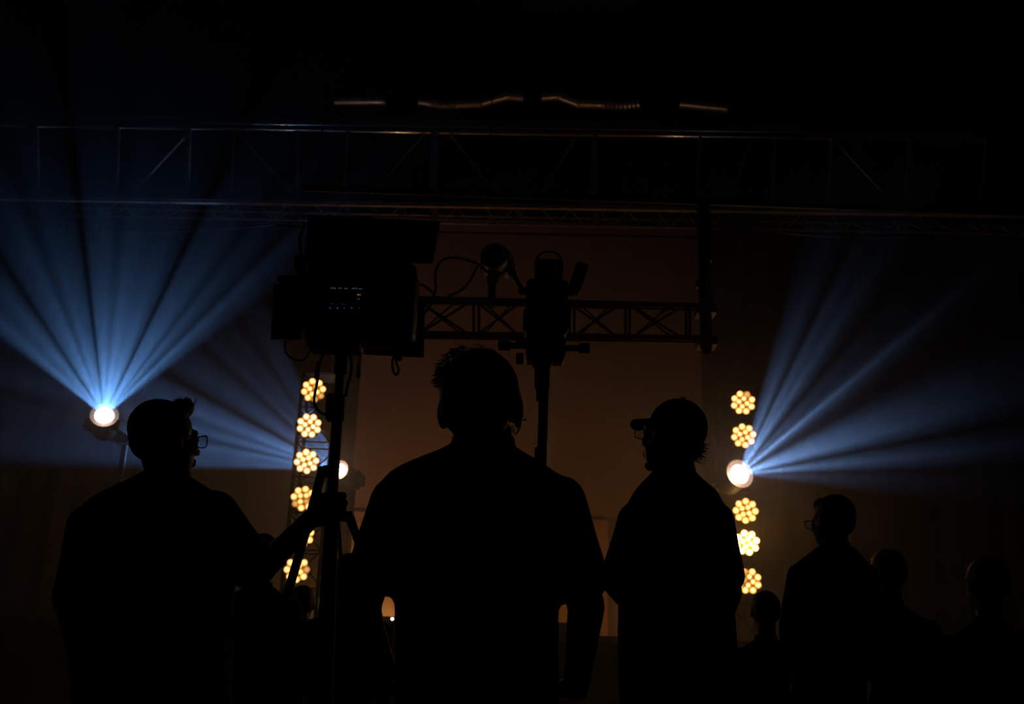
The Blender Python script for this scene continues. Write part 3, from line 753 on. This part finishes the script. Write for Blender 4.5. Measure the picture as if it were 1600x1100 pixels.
# ------------------------------------------------------------------ people
def head_parts(mb, sc=1.0):
    E = mb.ell
    E((0, -.014, .034), (.077, .097, .089), None, 20, 12)
    E((0, .028, -.03), (.061, .066, .085), None, 18, 10)
    E((0, .014, -.068), (.056, .060, .038))
    E((0, .072, -.099), (.020, .017, .017)); E((0, .058, -.062), (.034, .034, .038))
    mb.caps((0, .090, .004), (0, .112, -.030), .008, .0115)
    mb.caps((-.011, .100, -.034), (.011, .100, -.034), .008, .008)
    mb.caps((-.034, .080, .026), (.034, .080, .026), .012, .012)
    mb.caps((-.018, .091, -.060), (.018, .091, -.060), .0075, .0075)
    mb.caps((-.015, .089, -.070), (.015, .089, -.070), .0075, .0075)
    for s in (-1, 1):
        E((s*.038, .062, -.022), (.022, .026, .022))
        rot = Matrix.Rotation(math.radians(12*s), 3, 'Z')
        E((s*.081, -.008, .003), (.0095, .019, .032), rot, 12, 8)
        E((s*.079, -.002, -.020), (.008, .012, .013), rot, 10, 6)
def hair_parts(mb, style, quiff=False):
    E = mb.ell
    if style in ('short', 'receding'):
        E((0, -.024, .042), (.083, .098, .090), None, 20, 12)
        E((0, -.045, .010), (.0775, .070, .076))
        if style == 'short': E((0, .035, .085), (.062, .05, .038))
        if quiff: E((0, .045, .100), (.052, .042, .030)); E((0, .066, .112), (.045, .022, .022))
        for s in (-1, 1): E((s*.071, -.005, .025), (.013, .045, .035))
    elif style == 'cap':
        E((0, -.046, -.012), (.074, .068, .062))
        for s in (-1, 1): E((s*.071, -.010, .005), (.011, .035, .03))
    elif style == 'long':
        E((0, -.024, .044), (.086, .102, .092), None, 20, 12)
        E((0, -.06, -.05), (.078, .055, .12)); E((0, -.06, -.12), (.065, .045, .08))
        for s in (-1, 1): E((s*.075, -.015, -.03), (.018, .045, .09))
        E((0, .04, .08), (.062, .05, .038))
def rot_head(yaw, pit=0, rol=0):
    return (Matrix.Rotation(-yaw, 3, 'Z') @ Matrix.Rotation(pit, 3, 'X') @ Matrix.Rotation(rol, 3, 'Y'))
def sring(cx, cy, z, hw, hd, n=28, e=2.4):
    out = []
    for k in range(n):
        a_ = 2*PI*k/n; c_, s_ = math.cos(a_), math.sin(a_)
        out.append(Vector((cx + hw*math.copysign(abs(c_)**(2/e), c_), cy + hd*math.copysign(abs(s_)**(2/e), s_), z)))
    return out
def open_hand(mb, wr, d, side, palm_n):
    """relaxed hand: wrist, direction, side (+1 thumb along side vector), palm normal"""
    d = d.normalized(); n = palm_n.normalized(); s = d.cross(n).normalized()*side
    lens = (.068, .075, .070, .056)
    for k in range(4):
        o_ = s*(.027-.018*k)
        kn = wr + d*.085 + o_
        mb.chain([wr + o_*.6, kn], [.017, .0115], 10)
        p1 = kn + (d*.9 + n*.35).normalized()*lens[k]*.45
        p2 = p1 + (d*.6 + n*.8).normalized()*lens[k]*.33
        p3 = p2 + (d*.2 + n*.95).normalized()*lens[k]*.26
        mb.chain([kn, p1, p2, p3], [.0105, .0092, .0085, .0075], 10)
    t0 = wr + d*.02 + s*.022; t1 = t0 + (d*.6+s*.7+n*.3).normalized()*.045; t2 = t1 + (d*.9+s*.2+n*.3).normalized()*.032; t3 = t2+(d*.9+n*.3).normalized()*.022
    mb.chain([t0, t1, t2, t3], [.015, .0115, .0105, .0085], 10)
def grip_hand(mb, wr, pc, pdir, r):
    """hand wrapped round a pole: palm on the left, fingers pass the far side and close on the right"""
    pdir = pdir.normalized()
    def ap(deg, rad, h): 
        a_ = math.radians(deg); return pc + pdir*h + Vector((math.cos(a_), math.sin(a_), 0))*rad
    for k in range(4):
        h = .034 - .0225*k; bx = (.001, .006, .004, -.001); rr = [.0125, .0125, .012, .0105][k]*.95
        kn = ap(158, r+.026, h-.004)
        mb.chain([wr, kn], [.022, .0155], 10)
        mb.chain([kn, ap(105, r+.020, h), ap(58, r+.016, h), ap(8, r+.0150+bx[k], h+.001), ap(-34, r+.011, h)], [.0145, rr, rr-.0008, rr-.0008, rr-.002], 10)
    mb.chain([wr, ap(-165, r+.020, .0), ap(-128, r+.016, .022), ap(-88, r+.012, .034)], [.023, .017, .0125, .0105], 10)
    mb.ell(wr.lerp(pc, .45), (.03, .022, .04))
def glasses(parent, M, wid=.060):
    g = MB()
    for s in (-1, 1):
        ring = []
        for k in range(25):
            a_ = 2*PI*k/24; e = 3.0
            ring.append(Vector((s*.034 + .026*math.copysign(abs(math.cos(a_))**(2/e), math.cos(a_)), .113-.006*abs(math.cos(a_)), .001+.019*math.copysign(abs(math.sin(a_))**(2/e), math.sin(a_)))))
        g.tube(ring, .0018, 6)
        g.tube([Vector((s*.060, .108, .012)), Vector((s*.077, .095, .012)), Vector((s*.081, .03, .008)), Vector((s*.083, -.01, .006)), Vector((s*.082, -.03, -.012))], .0019, 6)
    g.tube([Vector((-.009, .113, .006)), Vector((0, .116, .009)), Vector((.009, .113, .006))], .0018, 6)
    o = g.xf(M).build('glasses', BLK, parent)
    for s in (-1, 1):
        l_ = MB(); l_.loft([[Vector((s*.034+.0245*math.cos(2*PI*k/16), yy, .001+.0175*math.sin(2*PI*k/16))) for k in range(16)] for yy in (.1115, .1125)])
        l_.xf(M).build('lens', GLASS, o)
    return o
def person(lab, loc, hc, yaw, pit, rings, arms, hair, hairm, shirtm, cap=False, specs=False, hs=1.0, vox=.0055, group=None, legs=True, rol=0, tuft=None, quiff=False, jacket=False, body_yaw=0):
    """hc head centre; rings [(cx, cy, z, hw, hd)] from hip up to the neck base; arms: list of dict"""
    t = thing('person', lab, 'person', (loc[0], loc[1], 0), group)
    H = Matrix.Translation(hc) @ rot_head(yaw, pit, rol).to_4x4() @ Matrix.Scale(hs, 4)
    body = MB(); hd = MB(); head_parts(hd); hd.xf(H); body.v += hd.v; body.f += hd.f
    nb_ = rings[-1]; nbase = Vector((nb_[0], nb_[1], nb_[2]))
    nk = H @ Vector((0, -.022, -.055))
    body.chain([nk, nk.lerp(nbase, .5), nbase + Vector((0,0,-.06))], [.052*hs, .054*hs, .062*hs], 16)
    body.loft([sring(x, y, z, max(w_-.014, .03), max(d_-.014, .03)) for x, y, z, w_, d_ in rings])
    r0 = rings[0]; hipz = r0[2]; cx, cy = r0[0], r0[1]
    top_ = MB(); tr_ = MB()
    top_.loft([sring(x, y, z, w_, d_) for x, y, z, w_, d_ in rings])
    hipw = min(r0[3], .19)
    for s in (-1, 1):
        hp_ = Vector((cx+s*hipw*.5, cy, hipz-.02)); kn = Vector((cx+s*hipw*.55, cy+.02, .50*hipz/.92)); an = Vector((cx+s*hipw*.6, cy-.01, .09))
        body.chain([hp_, kn, an], [.080, .052, .036], 12)
        body.chain([an, an+Vector((s*.02, .13, -.045))], [.034, .026], 10)
        tr_.chain([hp_, kn, Vector((an.x, an.y, .12))], [.094, .070, .060], 14)
    tr_.loft([sring(cx, cy, hipz-.12, hipw*.85, .10), sring(cx, cy, hipz-.02, hipw*.97, .115), sring(cx, cy, hipz+.10, hipw*.93, .11)])
    for A in arms:
        sh, el, wr = A['sh'], A['el'], A['wr']; k = A.get('k', 1)
        body.chain([sh, el, wr], [.043*k, .037*k, .026*k], 14)
        if A.get('grip'): grip_hand(body, wr, *A['grip'])
        else: open_hand(body, wr, A.get('d', wr-el), A.get('side', 1), A.get('n', Vector((0, 1, 0))))
        f = A.get('sleeve', .62); d_ = (el-sh)
        if f <= 1.0:
            cuff = sh + d_*f
            top_.chain([sh, sh.lerp(cuff, .5), cuff], [A.get('r0', .062)*k, A.get('r1', .060)*k, A.get('r2', .062)*k], 16)
        else:
            top_.chain([sh, el, el.lerp(wr, .93)], [A.get('r0', .062)*k, A.get('r1', .052)*k, A.get('r2', .040)*k], 16)
    b_ = body.build('body', SKIN, t, remesh=vox, smooth_it=2)
    tp = top_.build('shirt' if not jacket else 'jacket', shirtm, t, remesh=max(vox*1.5, .009), smooth_it=4)
    tr_.build('trousers', DENIM, t, remesh=.012, smooth_it=3)
    for s in (-1, 1):
        ax = cx+s*hipw*.6
        sh_ = MB(); sh_.loft([sring(ax+s*.01, cy+.05, z, w2, d2, 20, 2.3) for z, w2, d2 in ((0, .047, .14), (.03, .049, .142), (.06, .043, .12))])
        sh_.chain([(ax, cy-.02, .05), (ax, cy-.02, .11)], [.05, .045], 12)
        sh_.build('shoe', RUB, t, remesh=.01)
    # collar band
    n2 = Vector((nb_[0], nb_[1], nb_[2]))
    cb = MB(); cb.loft([sring(n2.x, n2.y, n2.z-.02, .066*hs+.004, .066*hs+.004, 20, 2), sring(n2.x, n2.y+.004, n2.z+.018, .060*hs+.003, .060*hs+.003, 20, 2)])
    cb.build('collar', shirtm, tp, remesh=.006)
    if hair:
        h_ = MB(); hair_parts(h_, hair, quiff); h_.xf(H)
        ho = h_.build('hair', hairm, t, remesh=.006, smooth_it=3)
        if tuft:
            s_ = MB()
            for (p0, p1, bend, r_) in tuft:
                a_, b2 = H @ Vector(p0), H @ Vector(p1); m_ = (a_+b2)/2 + Vector(bend)
                s_.tube([a_, a_.lerp(m_, .6), m_.lerp(b2, .5), b2], [r_, r_*.9, r_*.6, r_*.12], 4)
            so = s_.build('stray_hair', hairm, ho); so['kind'] = 'stuff'
    for s in (-1, 1):
        MB().ell((s*.031, .083, .004), (.0125, .0125, .0125), None, 12, 8).xf(H).build('eye', EYE, t)
    if cap:
        c_ = MB(); c_.ell((0, -.016, .038), (.083, .102, .093), None, 24, 14); 
        c_.loft([sring(0, -.016, z, w2, d2, 28, 2) for z, w2, d2 in ((.012, .081, .100), (.045, .083, .102))])
        # cut the lower half of the ellipsoid away
        c_.v = [Vector((v.x, v.y, max(v.z, .014 - .028*(v.y < 0)*min(1, -v.y/.1)))) for v in c_.v]
        co = c_.xf(H).build('cap', CAPM, t, remesh=.006, smooth_it=2)
        MB().ell((0, -.018, .132), (.008, .008, .005), None, 10, 6).xf(H).build('cap_button', CAPM, co)
        br = []; 
        top__, bot__ = [], []
        mb = MB(); n = 16
        outer = []; 
        for k in range(n+1):
            a_ = PI*k/n; x = .074*math.cos(a_)
            outer.append((x, .075+.088*math.sin(a_)**.8, .054-.046*(x/.074)**2-.006*math.sin(a_)))
        inner = [(.074*math.cos(PI*k/n), .062+.012*math.sin(PI*k/n), .060-.046*math.cos(PI*k/n)**2) for k in range(n+1)]
        vs = [Vector(p) for p in outer] + [Vector(p) for p in inner] + [Vector(p)-Vector((0,0,.004)) for p in outer] + [Vector(p)-Vector((0,0,.004)) for p in inner]
        m = n+1; fs = []
        for k in range(n):
            fs += [(k, k+1, m+k+1, m+k), (2*m+k+1, 2*m+k, 3*m+k, 3*m+k+1), (k+1, k, 2*m+k, 2*m+k+1), (m+k, m+k+1, 3*m+k+1, 3*m+k)]
        fs += [(0, m, 3*m, 2*m), (m-1, 3*m-1, 4*m-1, 2*m-1)]
        mb.add(vs, fs).xf(H).build('cap_brim', CAPM, co)
    if specs: glasses(t, H)
    return t

def prings(lst, Y, ref=None):
    """torso outline read off the photograph at this figure's own distance"""
    out = []
    for y, xl, xr, hd in lst:
        a_, b_ = P(xl, y, Y), P(xr, y, Y); out.append(((a_.x+b_.x)/2, Y, (a_.z+b_.z)/2, abs(b_.x-a_.x)/2, hd))
    out.sort(key=lambda q: q[2]); return out

# --- man in the centre
YC = 2.0
rg = prings([(1180, 622, 872, .125), (1100, 617, 874, .13), (1000, 617, 873, .125), (930, 616, 873, .125), (880, 606, 878, .13), (830, 596, 890, .13), (790, 590, 900, .125), (765, 594, 900, .115), (748, 604, 888, .10), (735, 622, 868, .085), (722, 650, 850, .075), (710, 680, 826, .068), (700, 700, 808, .064), (692, 708, 802, .06)], YC)
hc = P(752, 648, YC)
rn = random.Random(5); tf = []
for k in range(300):
    a_ = rn.uniform(.32, 1.03); z_ = .01+.115*a_; rx = .083*math.sqrt(max(0, 1-((z_-.042)/.092)**2))
    y_ = rn.uniform(-.08, .02)
    p0 = Vector((-rx*.93, y_, z_)); L_ = rn.uniform(.006, .016)*(1.5 if a_ > .6 else 1.0)
    d_ = Vector((-1, rn.uniform(-.4, .4), rn.uniform(-.55, .15))).normalized()
    tf.append((p0, p0+d_*L_, (0, 0, rn.uniform(.001, .004)), .0016))
for k in range(60):
    x_ = rn.uniform(-.05, .06); z_ = .042+.088*math.sqrt(max(0, 1-(x_/.085)**2)); y_ = rn.uniform(-.06, .03)
    p0 = Vector((x_, y_, z_-.004)); tf.append((p0, p0+Vector((-.025, rn.uniform(-.02, .02), .004+rn.uniform(0,.005))), (0,0,.005), .0009))
person('broad man in a dark shirt, back turned, standing in the centre with tousled hair', (rg[0][0], YC), hc, .20, .0, rg,
       [dict(sh=P(620, 785, YC), el=P(568, 945, YC), wr=P(590, 1075, YC+.08), sleeve=.68, r0=.058, r1=.058, r2=.058, side=1, d=Vector((.8, .5, 0)), n=Vector((0,.2,-1)), k=.95),
        dict(sh=P(872, 785, YC), el=P(916, 948, YC), wr=P(900, 1075, YC+.08), sleeve=.72, r0=.058, r1=.058, r2=.060, side=-1, d=Vector((-.8, .5, 0)), n=Vector((0,.2,-1)), k=1.0)],
       'short', HAIR1, CL1, hs=1.0, tuft=tf, specs=True)

# --- man on the left, holding the stand
YL = 2.85
rg = prings([(1150, 120, 362, .12), (1060, 112, 362, .125), (960, 110, 364, .125), (900, 108, 366, .13), (850, 108, 366, .125), (815, 118, 362, .12), (795, 132, 358, .11), (780, 150, 350, .10), (768, 172, 338, .085), (755, 198, 318, .075), (745, 218, 300, .068), (738, 228, 292, .062)], YL)
hc = P(259, 690, YL)
pcn = along(zpole(792)); 
tf = [((x_, y_, .118), (x_+rn.uniform(-.01,.01), y_+rn.uniform(-.014,.010), .136+rn.uniform(0,.006)), (0,0,.002), .0014) for x_, y_ in [(rn.uniform(-.035, .035), .06+rn.uniform(-.02,.02)) for k in range(90)]]
person('man with glasses on the left, looking up right and gripping the lamp stand', (rg[0][0], YL), hc, math.radians(39), math.radians(8), rg,
       [dict(sh=P(333, 805, YL), el=P(402, 898, YL+.12), wr=P(484, 812, Y3-.02), sleeve=.82, r0=.066, r1=.064, r2=.066, grip=(pcn, dirp, .018), k=1.1),
        dict(sh=P(140, 822, YL), el=P(112, 960, YL+.03), wr=P(140, 1090, YL+.14), sleeve=.8, r0=.064, r1=.060, r2=.062, side=-1, n=Vector((1,0,0)), k=1.0)],
       'receding', HAIR2, CL2, specs=True, hs=.94, tuft=tf, quiff=True, vox=.0045)

# --- man with cap on the right
YR = 3.0
rg = prings([(1160, 972, 1150, .12), (1080, 966, 1152, .125), (1000, 965, 1150, .125), (940, 966, 1145, .125), (890, 972, 1142, .125), (840, 972, 1140, .125), (800, 978, 1135, .12), (782, 984, 1127, .11), (768, 992, 1120, .095), (756, 1002, 1106, .08), (746, 1012, 1094, .072), (736, 1020, 1084, .066), (728, 1026, 1080, .062)], YR)
hc = P(1050, 685, YR)
tf = []
for k in range(150):
    a_ = rn.uniform(-1.0, 1.0); p0 = Vector((.045*a_+.0, -.098+.02*abs(a_), rn.uniform(-.055, .0)))
    d_ = Vector((rn.uniform(-.7,.7)+.3, -1, rn.uniform(-.5, .5))).normalized()
    tf.append((p0, p0+d_*rn.uniform(.02, .045), (rn.uniform(-.012,.012), rn.uniform(-.01,.01), rn.uniform(-.014, .014)), .0011))
person('man in a baseball cap and glasses on the right, facing left towards the stage', (rg[0][0], YR), hc, math.radians(-41), math.radians(14), rg,
       [dict(sh=P(992, 812, YR), el=P(960, 912, YR-.02), wr=P(985, 950, YR+.22), sleeve=.78, r0=.056, r1=.052, r2=.052, side=1, d=Vector((.8,.6,0)), n=Vector((0,.2,-1)), k=.95),
        dict(sh=P(1120, 812, YR), el=P(1141, 925, YR-.02), wr=P(1125, 985, YR+.20), sleeve=.78, r0=.056, r1=.054, r2=.056, side=-1, d=Vector((-.8,.6,0)), n=Vector((0,.2,-1)), k=.95)],
       'cap', HAIR2, CL1, cap=True, specs=True, hs=.96, tuft=tf)

# --- man at far right
YF = 4.2
rg = prings([(1110, 1240, 1352, .11), (1000, 1238, 1352, .115), (940, 1238, 1356, .115), (900, 1238, 1362, .11), (885, 1242, 1362, .10), (875, 1252, 1352, .09), (866, 1264, 1344, .075), (858, 1274, 1336, .066), (852, 1280, 1330, .06)], YF)
rg = [(x, y, z, w_, d_) for x, y, z, w_, d_ in rg]
person('man in a dark jacket farther off on the right, head turned slightly left', (rg[0][0], YF), P(1300, 818, YF), math.radians(-28), 0, rg,
       [dict(sh=P(1250, 900, YF), el=P(1236, 980, YF), wr=P(1240, 1055, YF+.08), sleeve=2, r0=.055, r1=.052, r2=.042, side=1, n=Vector((1,0,0)), k=1),
        dict(sh=P(1352, 900, YF), el=P(1368, 980, YF), wr=P(1362, 1055, YF+.08), sleeve=2, r0=.055, r1=.052, r2=.042, side=-1, n=Vector((-1,0,0)), k=1)],
       'short', HAIR1, CL2, hs=.92, vox=.009, specs=True, jacket=True)

# --- crowd nearer the stage
def crowd(px, py, Y, lab, hair, hairm, shirtm, wpx=None, yaw=0):
    tp = P(px, py, Y); Ht = tp.z; x = tp.x; k = min(1.0, max(.82, Ht/1.75)); hcx = Vector((x, Y, Ht-.128*k))
    nb_ = Ht-.275*k
    rg = [(x, Y, z, w_*k, d_*k) for z, w_, d_ in ((nb_-.58*k, .165, .11), (nb_-.4*k, .155, .11), (nb_-.25*k, .175, .12), (nb_-.13*k, .195, .115), (nb_-.08*k, .19, .10), (nb_-.045*k, .15, .08), (nb_-.01*k, .09, .066), (nb_+.01*k, .062, .06))]
    sh = nb_-.10*k
    person(lab, (x, Y), hcx, yaw, 0, rg,
       [dict(sh=Vector((x+s*.18*k, Y, sh)), el=Vector((x+s*.215*k, Y-.02, sh-.29*k)), wr=Vector((x+s*.19*k, Y+.12, sh-.50*k)), sleeve=2 if hair != 'long' else .7, r0=.055, r1=.048, r2=.038 if hair != 'long' else .05, side=-s, n=Vector((-s,0,0)), k=k) for s in (-1, 1)],
       hair, hairm, shirtm, hs=k*.98, vox=.010)
crowd(415, 834, 5.2, 'onlooker standing just past the raised elbow of the man on the left', 'short', HAIR1, CL2)
crowd(475, 914, 5.6, 'shorter onlooker below the lowest lamp of the left column', 'short', HAIR1, CL1)
crowd(549, 866, 4.6, 'onlooker with long hair between the tripod and the man in the centre', 'long', HAIR1, CL1)
crowd(1194, 923, 5.0, 'onlooker low between the man in the cap and the man in the jacket', 'short', HAIR1, CL1)
crowd(1384, 858, 4.7, 'onlooker close behind the right shoulder of the man in the jacket', 'short', HAIR1, CL2)
crowd(1536, 870, 3.8, 'onlooker alone near the right edge of the picture', 'short', HAIR1, CL2, yaw=-.1)

# small pilot lamp seen past the centre man's elbow
c = P(613, 967, 6.8)
t = thing('pilot_lamp', 'tiny warm indicator lamp on a post, seen below the left elbow of the centre man', 'lamp', (c.x, 6.8, 0))
MB().ell(c, (.011, .011, .011), None, 12, 8).build('bulb', TINY, t)
MB().tube([(c.x, 6.82, 0), (c.x, 6.82, c.z-.005)], .01, 10).build('post', BLK, t)
MB().lathe((c.x, 6.82, 0), (0,0,1), [(0, .12), (.015, .12), (.02, .03)], 16).build('base', BLK, t)

# ------------------------------------------------------------------ stage haze
# haze over the stage; its thinning upward and sideways is shaped to fade the rays
me = bpy.data.meshes.new('stage_haze'); mb = MB().box((-.5, 10.05, 3.9), (18, 10.1, 7.7)); me.from_pydata(mb.v, [], mb.f)
hz = bpy.data.objects.new('stage_haze', me); C.objects.link(hz)
m = bpy.data.materials.new('haze'); m.use_nodes = True; N = m.node_tree.nodes; L = m.node_tree.links
N.remove(N['Principled BSDF']); vs = N.new('ShaderNodeVolumeScatter'); vs.inputs['Color'].default_value = (.95, .95, 1, 1)
vs.inputs['Anisotropy'].default_value = 0.0
tc = N.new('ShaderNodeTexCoord'); sp = N.new('ShaderNodeSeparateXYZ'); L.new(tc.outputs['Object'], sp.inputs[0])
def M_(op, a_, b_=None):
    n = N.new('ShaderNodeMath'); n.operation = op
    for i, x in enumerate((a_, b_)):
        if x is None: continue
        if isinstance(x, (int, float)): n.inputs[i].default_value = x
        else: L.new(x, n.inputs[i])
    return n.outputs[0]
up_ = M_('MAXIMUM', M_('SUBTRACT', sp.outputs['Z'], HZ0), 0.0)
sx_ = M_('DIVIDE', M_('MAXIMUM', M_('MAXIMUM', M_('SUBTRACT', sp.outputs['X'], HXC), M_('SUBTRACT', -3.4, sp.outputs['X'])), 0.0), HXW)
ex_ = M_('ADD', M_('DIVIDE', up_, HZH), M_('MULTIPLY', sx_, sx_))
L.new(M_('MULTIPLY', M_('EXPONENT', M_('MULTIPLY', ex_, -1.0)), HAZE), vs.inputs['Density'])
L.new(vs.outputs[0], N['Material Output'].inputs['Volume'])
m.cycles.volume_sampling = 'EQUIANGULAR'
me.materials.append(m); tag(hz, 'thin haze drifting around the stage and through the light rays', 'haze', None, 'stuff')
